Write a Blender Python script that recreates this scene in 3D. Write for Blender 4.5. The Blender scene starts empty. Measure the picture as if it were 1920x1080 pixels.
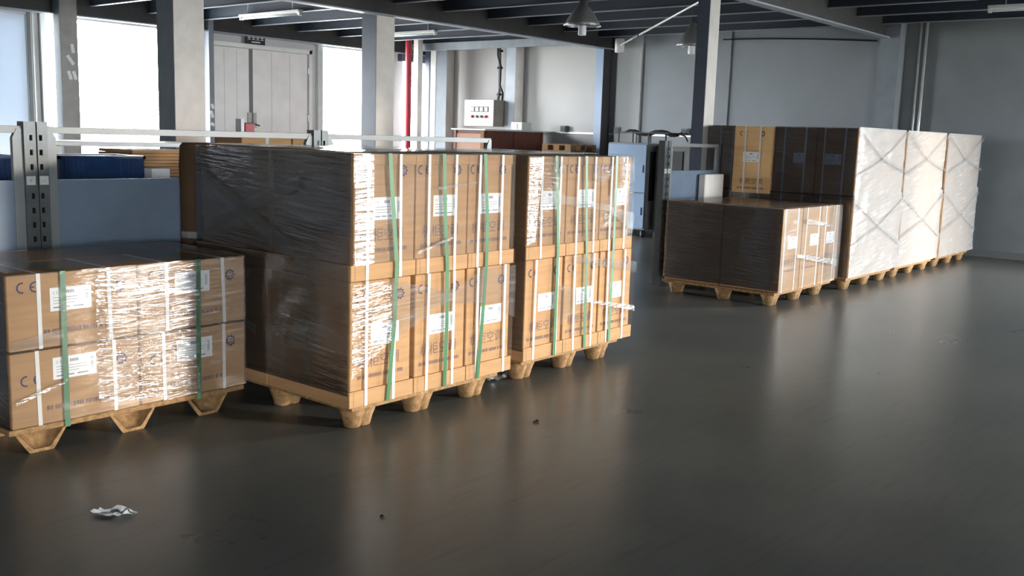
import bpy, bmesh, math, random
from mathutils import Vector, Matrix, noise
random.seed(7)
scn = bpy.context.scene
col = scn.collection
R = math.radians

# ------------------------------------------------------------------ camera
CAM_H, F_PX = 1.6, 1855.18
pit, rol, az = R(8.7952), R(1.7959), R(39.6255)
fw = Vector((math.cos(az)*math.cos(pit), math.sin(az)*math.cos(pit), -math.sin(pit)))
rt = Vector((math.sin(az), -math.cos(az), 0)); up = rt.cross(fw)
r2 = math.cos(rol)*rt + math.sin(rol)*up
u2 = -math.sin(rol)*rt + math.cos(rol)*up
cam = bpy.data.objects.new('camera', bpy.data.cameras.new('camera'))
col.objects.link(cam)
cam.data.sensor_fit = 'HORIZONTAL'; cam.data.sensor_width = 36.0
cam.data.lens = 36.0*F_PX/1920.0; cam.data.clip_start = 0.05; cam.data.clip_end = 300
cam.matrix_world = Matrix(((r2.x, u2.x, -fw.x, 0), (r2.y, u2.y, -fw.y, 0), (r2.z, u2.z, -fw.z, CAM_H), (0, 0, 0, 1)))
scn.camera = cam

# ------------------------------------------------------------------ world, sun, exposure
scn.view_settings.view_transform = 'Standard'; scn.view_settings.look = 'None'
scn.view_settings.gamma = 1.0; scn.view_settings.use_curve_mapping = False
scn.view_settings.exposure = 0.45
w = bpy.data.worlds.new('sky'); scn.world = w; w.use_nodes = True
bg = w.node_tree.nodes['Background']
bg.inputs[0].default_value = (0.93, 0.97, 1.0, 1); bg.inputs[1].default_value = 45.0
sun = bpy.data.objects.new('sun', bpy.data.lights.new('sun', 'SUN')); col.objects.link(sun)
sun.data.energy = 1.9; sun.data.angle = R(3.5); sun.data.color = (1.0, 0.87, 0.72)
SUN_D = Vector((-.55, 1.0, -0.12)).normalized()
sun.rotation_euler = SUN_D.to_track_quat('-Z', 'Y').to_euler()
sun.location = (14, -18, 4)
def portal(name, loc, rot, sx, sy):
    l = bpy.data.lights.new(name, 'AREA'); l.shape = 'RECTANGLE'; l.size = sx; l.size_y = sy
    l.cycles.is_portal = True
    o = bpy.data.objects.new(name, l); col.objects.link(o); o.location = loc; o.rotation_euler = rot
ROOM_X0, ROOM_X1, ROOM_Y0, ROOM_Y1, ROOM_Z = -14.0, 16.0, -12.0, 16.0, 3.75
BD0, BD1, BDH = -2.3, 0.1, 3.6      # big doorway in the back wall, right of the frame
RD0, RD1, RDH = 11.2, 15.4, 3.68        # loading door in the right wall
LA0, LA1, LAH = 7.55, 10.02, 3.22     # openings in the left wall
LB0, LB1, LBH = 13.08, 14.3, 3.22
RE0, RE1, REH = -9.4, -5.8, 3.3        # unseen opening behind the camera, added for fill light
LC0, LC1, LCH = 15.36, 15.98, 3.1
LE0, LE1, LEH = 5.4, 7.27, 3.22
LD0, LD1, LDH = -4.7, -3.8, 3.0
portal('portal_back', (ROOM_X1+.22, (BD0+BD1)/2, BDH/2), (R(90), 0, R(90)), BD1-BD0, BDH)
portal('portal_right', ((RD0+RD1)/2, ROOM_Y0-.22, RDH/2), (R(90), 0, 0), RD1-RD0, RDH)
portal('portal_left_a', ((LA0+LA1)/2, ROOM_Y1+.22, LAH/2), (R(-90), 0, 0), LA1-LA0, LAH)
portal('portal_left_b', ((LB0+LB1)/2, ROOM_Y1+.22, LBH/2), (R(-90), 0, 0), LB1-LB0, LBH)
portal('portal_fill', ((RE0+RE1)/2, ROOM_Y0-.22, REH/2), (R(90), 0, 0), RE1-RE0, REH)
portal('portal_left_c', ((LC0+LC1)/2, ROOM_Y1+.22, LCH/2), (R(-90), 0, 0), LC1-LC0, LCH)

# ------------------------------------------------------------------ materials
M = {}
def nodes(name):
    m = bpy.data.materials.new(name); m.use_nodes = True; M[name] = m
    nt = m.node_tree; b = nt.nodes['Principled BSDF']
    return m, nt, b
def mat(name, c, rough=.6, metal=0., spec=.5, var=.12, scale=6., bump=0., bscale=60., stretch=None):
    m, nt, b = nodes(name); N, L = nt.nodes, nt.links
    b.inputs['Roughness'].default_value = rough; b.inputs['Metallic'].default_value = metal
    b.inputs['Specular IOR Level'].default_value = spec
    g = N.new('ShaderNodeNewGeometry'); vec = g.outputs['Position']
    if stretch:
        mp = N.new('ShaderNodeMapping'); mp.inputs['Scale'].default_value = stretch
        L.new(vec, mp.inputs[0]); vec = mp.outputs[0]
    n = N.new('ShaderNodeTexNoise'); n.inputs['Scale'].default_value = scale; n.inputs['Detail'].default_value = 5
    L.new(vec, n.inputs['Vector'])
    r = N.new('ShaderNodeValToRGB'); L.new(n.outputs['Fac'], r.inputs[0])
    r.color_ramp.elements[0].position = .3; r.color_ramp.elements[1].position = .7
    r.color_ramp.elements[0].color = tuple(x*(1-var) for x in c)+(1,)
    r.color_ramp.elements[1].color = tuple(min(1, x*(1+var)) for x in c)+(1,)
    L.new(r.outputs[0], b.inputs['Base Color'])
    if bump:
        n2 = N.new('ShaderNodeTexNoise'); n2.inputs['Scale'].default_value = bscale; n2.inputs['Detail'].default_value = 3
        L.new(vec, n2.inputs['Vector'])
        bp = N.new('ShaderNodeBump'); bp.inputs['Strength'].default_value = bump; bp.inputs['Distance'].default_value = .004
        L.new(n2.outputs['Fac'], bp.inputs['Height']); L.new(bp.outputs[0], b.inputs['Normal'])
    return m
mat('cardboard', (.46, .27, .13), .75, spec=.2, var=.10, scale=3, bump=.25, bscale=9, stretch=(1, 1, 10))
mat('cardboard_bright', (.80, .50, .23), .7, spec=.2, var=.06, scale=3, bump=.2, bscale=9, stretch=(1, 1, 10))  # paler cardboard: light on the one bare carton put into its colour
mat('cardboard_dark', (.085, .048, .026), .8, spec=.2, var=.2, scale=4, bump=.2, bscale=20)
mat('white_strap', (.80, .78, .74), .4, var=.05)
mat('green_strap', (.035, .165, .06), .35, var=.1)
mat('paper', (.86, .87, .86), .6, var=.03)
mat('ink_blue', (.04, .03, .10), .7, var=.15, scale=80)
mat('ink_faded', (.20, .125, .11), .8, var=.15, scale=60)
mat('ink_grey', (.22, .23, .25), .7, var=.2, scale=90)
mat('pressed_wood', (.31, .185, .085), .8, spec=.2, var=.35, scale=35, bump=.6, bscale=70)
mat('raw_wood', (.24, .14, .07), .8, spec=.2, var=.25, scale=8, stretch=(1, 8, 8))
mat('red_wood', (.125, .035, .018), .6, var=.25, scale=4, stretch=(4, 4, 1))
mat('red_wood_lit', (.38, .21, .15), .7, var=.08)
mat('pale_board', (.50, .52, .50), .5, var=.08)
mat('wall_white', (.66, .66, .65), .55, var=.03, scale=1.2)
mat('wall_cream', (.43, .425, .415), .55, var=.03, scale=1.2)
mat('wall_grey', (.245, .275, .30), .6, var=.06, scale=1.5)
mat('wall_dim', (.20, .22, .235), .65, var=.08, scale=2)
mat('steel_cream', (.88, .84, .78), .5, var=.07, scale=5, bump=.05, bscale=40)
mat('steel_slate', (.22, .25, .28), .45, var=.1, scale=4)
mat('steel_dull', (.46, .445, .415), .5, var=.07, scale=5)
mat('steel_navy', (.06, .075, .11), .45, var=.1, scale=4)  # dark steel; on two columns it puts the shaded -X side into colour
mat('steel_brown', (.34, .325, .305), .5, var=.12, scale=5)
mat('wall_pale', (.34, .36, .36), .6, var=.05, scale=1.5)
mat('steel_dark', (.045, .045, .045), .6, var=.2, scale=4)
mat('deck_blue', (.036, .048, .070), .55, var=.12, scale=2)
mat('purlin_paint', (.30, .34, .39), .45, var=.1, scale=3)
mat('galv', (.12, .135, .14), .4, metal=.4, var=.12, scale=12)
mat('galv_panel', (.18, .24, .32), .45, metal=.1, var=.12, scale=3)
mat('alu', (.66, .68, .67), .35, metal=.4, var=.06)
mat('rail_grey', (.27, .28, .275), .4, metal=.1, var=.06)
mat('stile_grey', (.27, .29, .30), .45, metal=.2, var=.08)
mat('black_plastic', (.012, .012, .014), .5, var=.2)
mat('blue_crate', (.012, .045, .14), .35, var=.2, scale=20)
mat('blue_paint', (.22, .33, .49), .4, var=.06, scale=2)
mat('panel_cream', (.46, .48, .43), .45, var=.03)
mat('panel_olive', (.20, .19, .15), .6, var=.1)
mat('red_paint', (.36, .018, .035), .4, var=.15, scale=15)
mat('white_paint', (.82, .82, .80), .45, var=.04)
mat('lamp_metal', (.28, .29, .28), .35, metal=.5, var=.1)
mat('lamp_rim', (.8, .85, .9), .2, metal=.9, var=.03)
mat('tube_white', (.80, .84, .88), .3, var=.02)
mat('asphalt', (.32, .31, .29), .9, var=.1, scale=1)
mat('door_white', (.88, .855, .83), .5, var=.05, scale=3)
mat('rubber_grey', (.17, .18, .18), .7, var=.1)

def frosted(name, c):
    m, nt, b = nodes(name); N, L = nt.nodes, nt.links
    N.remove(b); tl = N.new('ShaderNodeBsdfTranslucent'); tl.inputs[0].default_value = c+(1,)
    df = N.new('ShaderNodeBsdfDiffuse'); df.inputs[0].default_value = (.5, .52, .54, 1)
    ad = N.new('ShaderNodeAddShader'); L.new(tl.outputs[0], ad.inputs[0]); L.new(df.outputs[0], ad.inputs[1])
    L.new(ad.outputs[0], N['Material Output'].inputs['Surface'])
frosted('frosted_panel', (.085, .097, .112)); frosted('frosted_window', (.27, .28, .30))
def floor_mat():
    m, nt, b = nodes('floor_epoxy'); N, L = nt.nodes, nt.links
    g = N.new('ShaderNodeNewGeometry')
    n = N.new('ShaderNodeTexNoise'); n.inputs['Scale'].default_value = 1.1; n.inputs['Detail'].default_value = 9
    n.inputs['Roughness'].default_value = .65
    L.new(g.outputs['Position'], n.inputs['Vector'])
    r = N.new('ShaderNodeValToRGB'); L.new(n.outputs['Fac'], r.inputs[0])
    r.color_ramp.elements[0].position = .3; r.color_ramp.elements[1].position = .72
    r.color_ramp.elements[0].color = (.098, .103, .097, 1); r.color_ramp.elements[1].color = (.140, .143, .130, 1)
    # scuffs: stretched noise across the walking direction
    mp = N.new('ShaderNodeMapping'); mp.inputs['Rotation'].default_value = (0, 0, R(50)); mp.inputs['Scale'].default_value = (2, 22, 1)
    L.new(g.outputs['Position'], mp.inputs[0])
    n2 = N.new('ShaderNodeTexNoise'); n2.inputs['Scale'].default_value = 1.4; n2.inputs['Detail'].default_value = 6
    L.new(mp.outputs[0], n2.inputs['Vector'])
    r2_ = N.new('ShaderNodeValToRGB'); L.new(n2.outputs['Fac'], r2_.inputs[0])
    r2_.color_ramp.elements[0].position = .52; r2_.color_ramp.elements[1].position = .72
    r2_.color_ramp.elements[0].color = (0, 0, 0, 1); r2_.color_ramp.elements[1].color = (.35, .35, .35, 1)
    mx = N.new('ShaderNodeMixRGB'); mx.inputs[2].default_value = (.058, .059, .058, 1)
    L.new(r2_.outputs[0], mx.inputs[0]); L.new(r.outputs[0], mx.inputs[1]); L.new(mx.outputs[0], b.inputs['Base Color'])
    mr = N.new('ShaderNodeMapRange'); mr.inputs[3].default_value = .24; mr.inputs[4].default_value = .34
    L.new(n.outputs['Fac'], mr.inputs[0]); L.new(mr.outputs[0], b.inputs['Roughness'])
    b.inputs['Specular IOR Level'].default_value = .16
    n3 = N.new('ShaderNodeTexNoise'); n3.inputs['Scale'].default_value = 5; n3.inputs['Detail'].default_value = 4
    L.new(g.outputs['Position'], n3.inputs['Vector'])
    bp = N.new('ShaderNodeBump'); bp.inputs['Strength'].default_value = .05; bp.inputs['Distance'].default_value = .003
    L.new(n3.outputs['Fac'], bp.inputs['Height']); L.new(bp.outputs[0], b.inputs['Normal'])
floor_mat()

def film_mat(name, base, extra, milk, rough, streak=1.0, bump=.6, slant=3.0, fine=42.0, iso=.35, tint=(.87, .88, .89)):
    """stretch film: mostly clear sheet with a glossy, slightly milky surface and taut horizontal wrinkles"""
    m, nt, b = nodes(name); N, L = nt.nodes, nt.links
    N.remove(b); out = N['Material Output']
    g = N.new('ShaderNodeNewGeometry'); s = N.new('ShaderNodeSeparateXYZ'); L.new(g.outputs['Position'], s.inputs[0])
    def mth(op, a, b_=None):
        n = N.new('ShaderNodeMath'); n.operation = op
        for i, v in enumerate((a, b_)):
            if v is None: continue
            if isinstance(v, (int, float)): n.inputs[i].default_value = v
            else: L.new(v, n.inputs[i])
        return n.outputs[0]
    h = mth('ADD', s.outputs[0], s.outputs[1])
    c = N.new('ShaderNodeCombineXYZ')
    L.new(mth('MULTIPLY', h, 3.2), c.inputs[0])
    L.new(mth('ADD', mth('MULTIPLY', s.outputs[2], fine), mth('MULTIPLY', h, -slant)), c.inputs[1])
    L.new(mth('MULTIPLY', mth('SUBTRACT', s.outputs[0], s.outputs[1]), 1.3), c.inputs[2])
    n1 = N.new('ShaderNodeTexNoise'); n1.inputs['Scale'].default_value = 1.0; n1.inputs['Detail'].default_value = 3
    L.new(c.outputs[0], n1.inputs['Vector'])
    n2 = N.new('ShaderNodeTexNoise'); n2.inputs['Scale'].default_value = 2.6; n2.inputs['Detail'].default_value = 2
    L.new(g.outputs['Position'], n2.inputs['Vector'])
    n3 = N.new('ShaderNodeTexNoise'); n3.inputs['Scale'].default_value = 26; n3.inputs['Detail'].default_value = 2
    L.new(g.outputs['Position'], n3.inputs['Vector'])
    mask = N.new('ShaderNodeMapRange'); mask.inputs[1].default_value = .42; mask.inputs[2].default_value = .66
    L.new(n2.outputs['Fac'], mask.inputs[0])
    st = N.new('ShaderNodeMapRange'); st.inputs[1].default_value = .5; st.inputs[2].default_value = .68
    L.new(n1.outputs['Fac'], st.inputs[0])
    sm = mth('MULTIPLY', st.outputs[0], mask.outputs[0])
    lw = N.new('ShaderNodeLayerWeight'); lw.inputs[0].default_value = .35
    fac = mth('ADD', mth('ADD', mth('MULTIPLY', sm, extra), base), mth('MULTIPLY', lw.outputs[0], .18))
    hgt = mth('ADD', mth('MULTIPLY', n1.outputs['Fac'], streak), mth('MULTIPLY', n3.outputs['Fac'], iso))
    bp = N.new('ShaderNodeBump'); bp.inputs['Strength'].default_value = bump; bp.inputs['Distance'].default_value = .012
    L.new(hgt, bp.inputs['Height'])
    gl = N.new('ShaderNodeBsdfGlossy'); gl.inputs['Roughness'].default_value = rough; gl.inputs['Color'].default_value = (.95, .95, .95, 1)
    L.new(bp.outputs[0], gl.inputs['Normal'])
    df = N.new('ShaderNodeBsdfDiffuse'); df.inputs['Color'].default_value = (.66, .66, .645, 1)
    L.new(bp.outputs[0], df.inputs['Normal'])
    m1 = N.new('ShaderNodeMixShader'); m1.inputs[0].default_value = milk
    L.new(gl.outputs[0], m1.inputs[1]); L.new(df.outputs[0], m1.inputs[2])
    tr = N.new('ShaderNodeBsdfTransparent'); tr.inputs['Color'].default_value = tint+(1,)
    m2 = N.new('ShaderNodeMixShader'); L.new(fac, m2.inputs[0])
    L.new(tr.outputs[0], m2.inputs[1]); L.new(m1.outputs[0], m2.inputs[2]); L.new(m2.outputs[0], out.inputs['Surface'])
film_mat('film_streak', .05, .85, .2, .12, streak=1.2, bump=.8, iso=.25, slant=9.0, fine=80)
film_mat('film_corner', .07, .38, .3, .16, bump=.6, iso=.5)
film_mat('film_clear', .075, .10, .5, .07, bump=.35, iso=.10)
film_mat('film_top', .30, .15, .10, .10, bump=.5, iso=.3)
film_mat('film_end', .10, .10, .10, .10, bump=.4, iso=.25, tint=(.36, .39, .47))  # same film, with the shade of the -X ends put into a dark tint
film_mat('film_taut', .035, .44, .20, .10, streak=1.4, bump=.9, slant=-6.0, fine=85)
film_mat('film_band', .06, .12, .5, .28, bump=.2)
film_mat('film_milky', .50, .25, .68, .24, streak=.8, bump=.8, slant=4, fine=26)
film_mat('film_crease', .28, .35, .45, .2, streak=1.2, bump=.9, fine=50)

# ------------------------------------------------------------------ geometry helpers
WL = {}
def tag(o, label=None, cat=None, group=None, kind=None):
    if label: o['label'] = label
    if cat: o['category'] = cat
    if group: o['group'] = group
    if kind: o['kind'] = kind
    return o
def thing(name, label, cat, loc, group=None):
    o = bpy.data.objects.new(name, None); col.objects.link(o); o.empty_display_size = .1
    o.location = loc; WL[o] = Vector(loc)
    return tag(o, label, cat, group)
def place(name, me, parent=None, loc=None, rz=0., scale=None):
    """link mesh data; loc in world coordinates"""
    o = bpy.data.objects.new(name, me); col.objects.link(o)
    base = WL[parent] if parent else Vector((0, 0, 0))
    o.parent = parent
    l = Vector(loc) if loc is not None else Vector((0, 0, 0))
    o.location = l-base if loc is not None else (0, 0, 0)
    o.rotation_euler = (0, 0, rz)
    if scale: o.scale = scale
    WL[o] = l if loc is not None else base
    return o
class MB:
    def __init__(s): s.v = []; s.f = []
    def add(s, vs, fs):
        n = len(s.v); s.v += [tuple(v) for v in vs]; s.f += [tuple(i+n for i in f) for f in fs]; return s
    def box(s, x0, x1, y0, y1, z0, z1):
        return s.add([(x0, y0, z0), (x1, y0, z0), (x1, y1, z0), (x0, y1, z0), (x0, y0, z1), (x1, y0, z1), (x1, y1, z1), (x0, y1, z1)],
                     [(3, 2, 1, 0), (4, 5, 6, 7), (0, 1, 5, 4), (1, 2, 6, 5), (2, 3, 7, 6), (3, 0, 4, 7)])
    def quad(s, a, b, c, d): return s.add([a, b, c, d], [(0, 1, 2, 3)])
    def bar(s, p, q, wd, th, side=None):
        p, q = Vector(p), Vector(q); d = (q-p).normalized()
        sd = Vector(side) if side else (d.cross(Vector((0, 0, 1))) if abs(d.z) < .9 else Vector((1, 0, 0)))
        sd = (sd-d*sd.dot(d)).normalized(); n = d.cross(sd)
        a, b = sd*wd/2, n*th/2
        vs = [p-a-b, p+a-b, p+a+b, p-a+b, q-a-b, q+a-b, q+a+b, q-a+b]
        return s.add(vs, [(3, 2, 1, 0), (4, 5, 6, 7), (0, 1, 5, 4), (1, 2, 6, 5), (2, 3, 7, 6), (3, 0, 4, 7)])
    def lathe(s, c, prof, n=20, cap=True, a0=0., a1=2*math.pi, sx=1., sy=1.):
        """prof: list of (r, z) about the vertical axis through c"""
        full = abs(a1-a0-2*math.pi) < 1e-6; k = n if full else n+1; vs = []
        for r, z in prof:
            for i in range(k):
                a = a0+(a1-a0)*i/n; vs.append((c[0]+r*math.cos(a)*sx, c[1]+r*math.sin(a)*sy, c[2]+z))
        fs = []
        for j in range(len(prof)-1):
            for i in range(n):
                i2 = (i+1) % k; fs.append((j*k+i, j*k+i2, (j+1)*k+i2, (j+1)*k+i))
        if cap and full: fs += [tuple(range(k))[::-1], tuple((len(prof)-1)*k+i for i in range(k))]
        return s.add(vs, fs)
    def tube(s, pts, r, n=8):
        pts = [Vector(p) for p in pts]; vs = []; fs = []
        for i, p in enumerate(pts):
            d = (pts[min(i+1, len(pts)-1)]-pts[max(i-1, 0)]).normalized()
            a = d.cross(Vector((0, 0, 1)) if abs(d.z) < .9 else Vector((1, 0, 0))).normalized(); b = d.cross(a)
            for k in range(n): vs.append(p+(a*math.cos(2*math.pi*k/n)+b*math.sin(2*math.pi*k/n))*r)
        for i in range(len(pts)-1):
            for k in range(n): fs.append((i*n+k, i*n+(k+1) % n, (i+1)*n+(k+1) % n, (i+1)*n+k))
        fs += [tuple(range(n))[::-1], tuple((len(pts)-1)*n+k for k in range(n))]
        return s.add(vs, fs)
    def prism(s, poly, axis, a, b):
        """poly in the two other axes (in xyz order), extruded along axis from a to b"""
        n = len(poly)
        def P(p, t):
            l = list(p); l.insert(axis, t); return tuple(l)
        vs = [P(p, a) for p in poly]+[P(p, b) for p in poly]
        return s.add(vs, [tuple(range(n))[::-1], tuple(range(n, 2*n))]+[(i, (i+1) % n, n+(i+1) % n, n+i) for i in range(n)])
    def mesh(s, name, m, base=(0, 0, 0), smooth=False, bevel=0., recalc=True):
        me = bpy.data.meshes.new(name); b = Vector(base)
        me.from_pydata([tuple(Vector(v)-b) for v in s.v], [], s.f)
        bm = bmesh.new(); bm.from_mesh(me)
        if recalc: bmesh.ops.recalc_face_normals(bm, faces=bm.faces)
        if bevel: bmesh.ops.bevel(bm, geom=list(bm.edges), offset=bevel, segments=1, affect='EDGES')
        bm.to_mesh(me); bm.free()
        me.materials.append(M[m])
        if smooth:
            for p in me.polygons: p.use_smooth = True
        return me
    def build(s, name, m, parent=None, smooth=False, bevel=0.):
        base = WL[parent] if parent else Vector((0, 0, 0))
        me = s.mesh(name, m, base, smooth, bevel)
        o = bpy.data.objects.new(name, me); col.objects.link(o); o.parent = parent; WL[o] = base
        return o
def struct(mb, name, m, **k): return tag(mb.build(name, m, **k), kind='structure')
def single(mb, name, m, label, cat, group=None, base=None, smooth=False, bevel=0.):
    """a top-level thing of one mesh, origin at its base"""
    base = Vector(base)
    o = bpy.data.objects.new(name, mb.mesh(name, m, base, smooth, bevel)); col.objects.link(o)
    o.location = base; WL[o] = base
    return tag(o, label, cat, group)

# ------------------------------------------------------------------ room shell
struct(MB().box(ROOM_X0-.3, ROOM_X1+.3, ROOM_Y0-.3, ROOM_Y1+.3, -.2, 0), 'floor', 'floor_epoxy')
struct(MB().box(-90, 110, -110, 110, -.5, -.21), 'ground', 'asphalt')
ceiling = struct(MB().box(ROOM_X0-.3, ROOM_X1+.3, ROOM_Y0-.3, ROOM_Y1+.3, ROOM_Z, ROOM_Z+.2), 'ceiling', 'deck_blue')
X1, Y1, T = ROOM_X1, ROOM_Y1, .2
# back wall (x = 16): pale left bay, blue-grey middle bay, dim right bay, big doorway out of frame
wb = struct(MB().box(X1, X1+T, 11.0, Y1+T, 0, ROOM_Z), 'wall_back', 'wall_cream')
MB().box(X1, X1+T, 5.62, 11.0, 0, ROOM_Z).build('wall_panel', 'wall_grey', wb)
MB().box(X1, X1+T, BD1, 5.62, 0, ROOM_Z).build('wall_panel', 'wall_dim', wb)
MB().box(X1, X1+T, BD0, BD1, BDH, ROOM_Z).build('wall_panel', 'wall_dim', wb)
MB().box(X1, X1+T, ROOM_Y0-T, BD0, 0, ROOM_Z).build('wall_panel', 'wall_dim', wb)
# left wall (y = 16) with its bright openings
wl = MB()
wl.box(ROOM_X0, LD0, Y1, Y1+T, 0, ROOM_Z).box(LD0, LD1, Y1, Y1+T, LDH, ROOM_Z).box(LD1, LE0, Y1, Y1+T, 0, ROOM_Z).box(LE0, LE1, Y1, Y1+T, LEH, ROOM_Z).box(LE1, LA0, Y1, Y1+T, 0, ROOM_Z).box(LA0, LA1, Y1, Y1+T, LAH, ROOM_Z).box(LA1, LB0, Y1, Y1+T, 0, ROOM_Z)
wl.box(LB0, LB1, Y1, Y1+T, LBH, ROOM_Z).box(LB1, LC0, Y1, Y1+T, 0, ROOM_Z).box(LC0, X1, Y1, Y1+T, LCH, ROOM_Z)
wall_left = struct(wl, 'wall_left', 'wall_white')
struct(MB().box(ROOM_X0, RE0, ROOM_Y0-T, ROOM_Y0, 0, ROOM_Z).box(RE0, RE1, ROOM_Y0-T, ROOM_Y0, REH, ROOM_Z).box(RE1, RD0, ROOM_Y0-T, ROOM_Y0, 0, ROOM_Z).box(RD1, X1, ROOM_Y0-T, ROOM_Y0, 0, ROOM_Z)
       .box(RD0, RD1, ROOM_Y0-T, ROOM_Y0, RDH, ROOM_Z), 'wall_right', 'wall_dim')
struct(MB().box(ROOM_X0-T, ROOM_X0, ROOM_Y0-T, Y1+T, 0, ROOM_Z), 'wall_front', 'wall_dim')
win = tag(MB().box(LE0, 6.34, Y1+.03, Y1+.04, 0, LEH).build('window_1', 'frosted_panel'), 'frosted white panel beside the bright left opening', kind='structure')
MB().box(6.36, LE1, Y1+.03, Y1+.04, 0, LEH).build('pane', 'frosted_panel', win)
MB().box(6.33, 6.37, Y1+.015, Y1+.05, 0, LEH).build('mullion', 'alu', win)
tag(MB().box(LD0, LD1, Y1+.03, Y1+.04, 0, LDH).build('window_2', 'frosted_window'), 'frosted window far along the left wall', kind='structure')
# panel seams and cover strips on the walls
for x in (7.28, 7.36, 7.46):
    MB().box(x, x+(.05 if x == 7.28 else .018), Y1-.012, Y1, 0, ROOM_Z).build('seam_strip', 'rubber_grey' if x == 7.28 else 'alu', wall_left)
for y in (8.43, 8.75):
    MB().box(X1-.012, X1, y-.012, y+.012, 0, ROOM_Z).build('seam_strip', 'rubber_grey' if y == 8.43 else 'wall_grey', wb)
MB().box(X1-.03, X1, 8.44, 8.74, 0, ROOM_Z).build('pilaster', 'wall_grey', wb)
MB().box(X1-.05, X1, 10.25, 10.8, 0, ROOM_Z).build('pilaster', 'wall_pale', wb)
struct(MB().box(X1-.02, X1, BD1, 5.5, 0, .1), 'baseboard_back', 'rubber_grey')
# girders (run along X) and purlins (run along Y)
GY = (15.85, 10.95, 5.68, .45, -4.8, -10.0)
for i, y in enumerate(GY):
    g = MB().box(ROOM_X0, X1, y-.012, y+.012, 3.27, ROOM_Z)
    gi = g.build('girder', 'steel_dark', ceiling)
    MB().box(ROOM_X0, X1, y-.075, y+.075, 3.25, 3.27).build('girder_flange', 'purlin_paint', gi)
edges = [Y1]+list(GY)+[ROOM_Y0]
for a, b in zip(edges[1:-1], edges[2:]):
    ln = a-b-.03; pm = fm = None
    for k in range(21):
        x = 15.5-1.035*k
        if pm is None:
            pm = MB().box(-.004, .004, -ln/2, ln/2, 0, .3).mesh('purlin', 'deck_blue')
            fm = MB().box(-.03, .03, -ln/2, ln/2, -.012, 0).mesh('purlin_flange', 'purlin_paint')  # paler than the web: glancing light put into the flange colour
        p = place('purlin', pm, ceiling, (x, (a+b)/2, 3.45))
        place('purlin_flange', fm, p, (x, (a+b)/2, 3.45))
# edge channel below the purlins in the far left bay (bolted steel joist)
j = MB().box(15.25, 15.33, 10.97, 15.8, 3.30, 3.45).build('edge_joist', 'steel_slate', ceiling)
for y in (15.45, 15.6):
    for z in (3.31, 3.4): MB().lathe((15.245, y, z), [(.02, -.01), (.02, .01)], 8).build('bolt', 'black_plastic', j)

# ------------------------------------------------------------------ columns
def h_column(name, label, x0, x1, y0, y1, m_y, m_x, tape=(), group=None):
    """rectangular steel column; light and shade of its -Y and -X sides put into the flange colours"""
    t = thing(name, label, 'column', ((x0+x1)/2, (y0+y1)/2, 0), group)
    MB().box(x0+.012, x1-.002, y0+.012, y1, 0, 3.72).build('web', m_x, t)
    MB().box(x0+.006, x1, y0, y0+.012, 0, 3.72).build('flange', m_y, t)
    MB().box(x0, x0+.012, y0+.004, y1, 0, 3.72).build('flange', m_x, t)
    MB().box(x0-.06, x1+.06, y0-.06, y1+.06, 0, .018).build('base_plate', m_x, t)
    for (p, q) in tape:
        MB().bar(p, q, .055, .003, side=(1, 0, 0)).build('tape_strip', 'paper', t)
    return t
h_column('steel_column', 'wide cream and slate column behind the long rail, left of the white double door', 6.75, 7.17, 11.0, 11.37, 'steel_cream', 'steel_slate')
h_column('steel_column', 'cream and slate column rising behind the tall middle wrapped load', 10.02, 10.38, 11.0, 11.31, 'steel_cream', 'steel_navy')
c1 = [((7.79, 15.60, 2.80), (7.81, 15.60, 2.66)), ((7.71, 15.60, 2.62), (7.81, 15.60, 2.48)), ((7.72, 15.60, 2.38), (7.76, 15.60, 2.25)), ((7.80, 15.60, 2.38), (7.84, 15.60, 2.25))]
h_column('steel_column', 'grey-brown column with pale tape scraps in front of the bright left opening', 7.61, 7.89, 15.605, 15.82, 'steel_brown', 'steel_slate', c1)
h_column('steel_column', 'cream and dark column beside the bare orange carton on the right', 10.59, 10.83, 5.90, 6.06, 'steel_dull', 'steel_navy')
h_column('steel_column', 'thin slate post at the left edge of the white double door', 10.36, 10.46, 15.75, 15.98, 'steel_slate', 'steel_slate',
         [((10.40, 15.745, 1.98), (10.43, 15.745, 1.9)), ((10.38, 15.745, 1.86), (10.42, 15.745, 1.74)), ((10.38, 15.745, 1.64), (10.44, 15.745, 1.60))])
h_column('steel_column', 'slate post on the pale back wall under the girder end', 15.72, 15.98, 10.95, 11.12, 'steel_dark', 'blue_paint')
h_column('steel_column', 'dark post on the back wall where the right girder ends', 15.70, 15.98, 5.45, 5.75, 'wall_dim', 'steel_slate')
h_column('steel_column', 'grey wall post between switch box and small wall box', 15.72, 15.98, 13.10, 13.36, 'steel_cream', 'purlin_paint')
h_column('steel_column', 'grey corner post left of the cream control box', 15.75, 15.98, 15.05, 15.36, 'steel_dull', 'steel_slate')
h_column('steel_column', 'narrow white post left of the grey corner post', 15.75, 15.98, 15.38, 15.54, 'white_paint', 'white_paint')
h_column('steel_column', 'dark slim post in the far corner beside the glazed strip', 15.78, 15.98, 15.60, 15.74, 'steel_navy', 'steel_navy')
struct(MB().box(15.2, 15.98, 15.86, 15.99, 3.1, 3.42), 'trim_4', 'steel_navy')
h_column('steel_column', 'narrow grey post dividing the glazed strip in the far corner', 15.50, 15.62, 15.70, 15.84, 'steel_slate', 'steel_slate')
single(MB().tube([(14.75, 15.2, .0), (14.75, 15.2, 3.72)], .07, 14), 'standpipe', 'red_paint', 'red vertical pipe beside the tall middle column', 'pipe', base=(14.75, 15.2, 0))
single(MB().box(14.98, 15.12, 15.15, 15.29, 0, 3.72), 'post', 'white_paint', 'white square post right of the red pipe', 'post', base=(15.05, 15.22, 0), bevel=.006)
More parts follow.
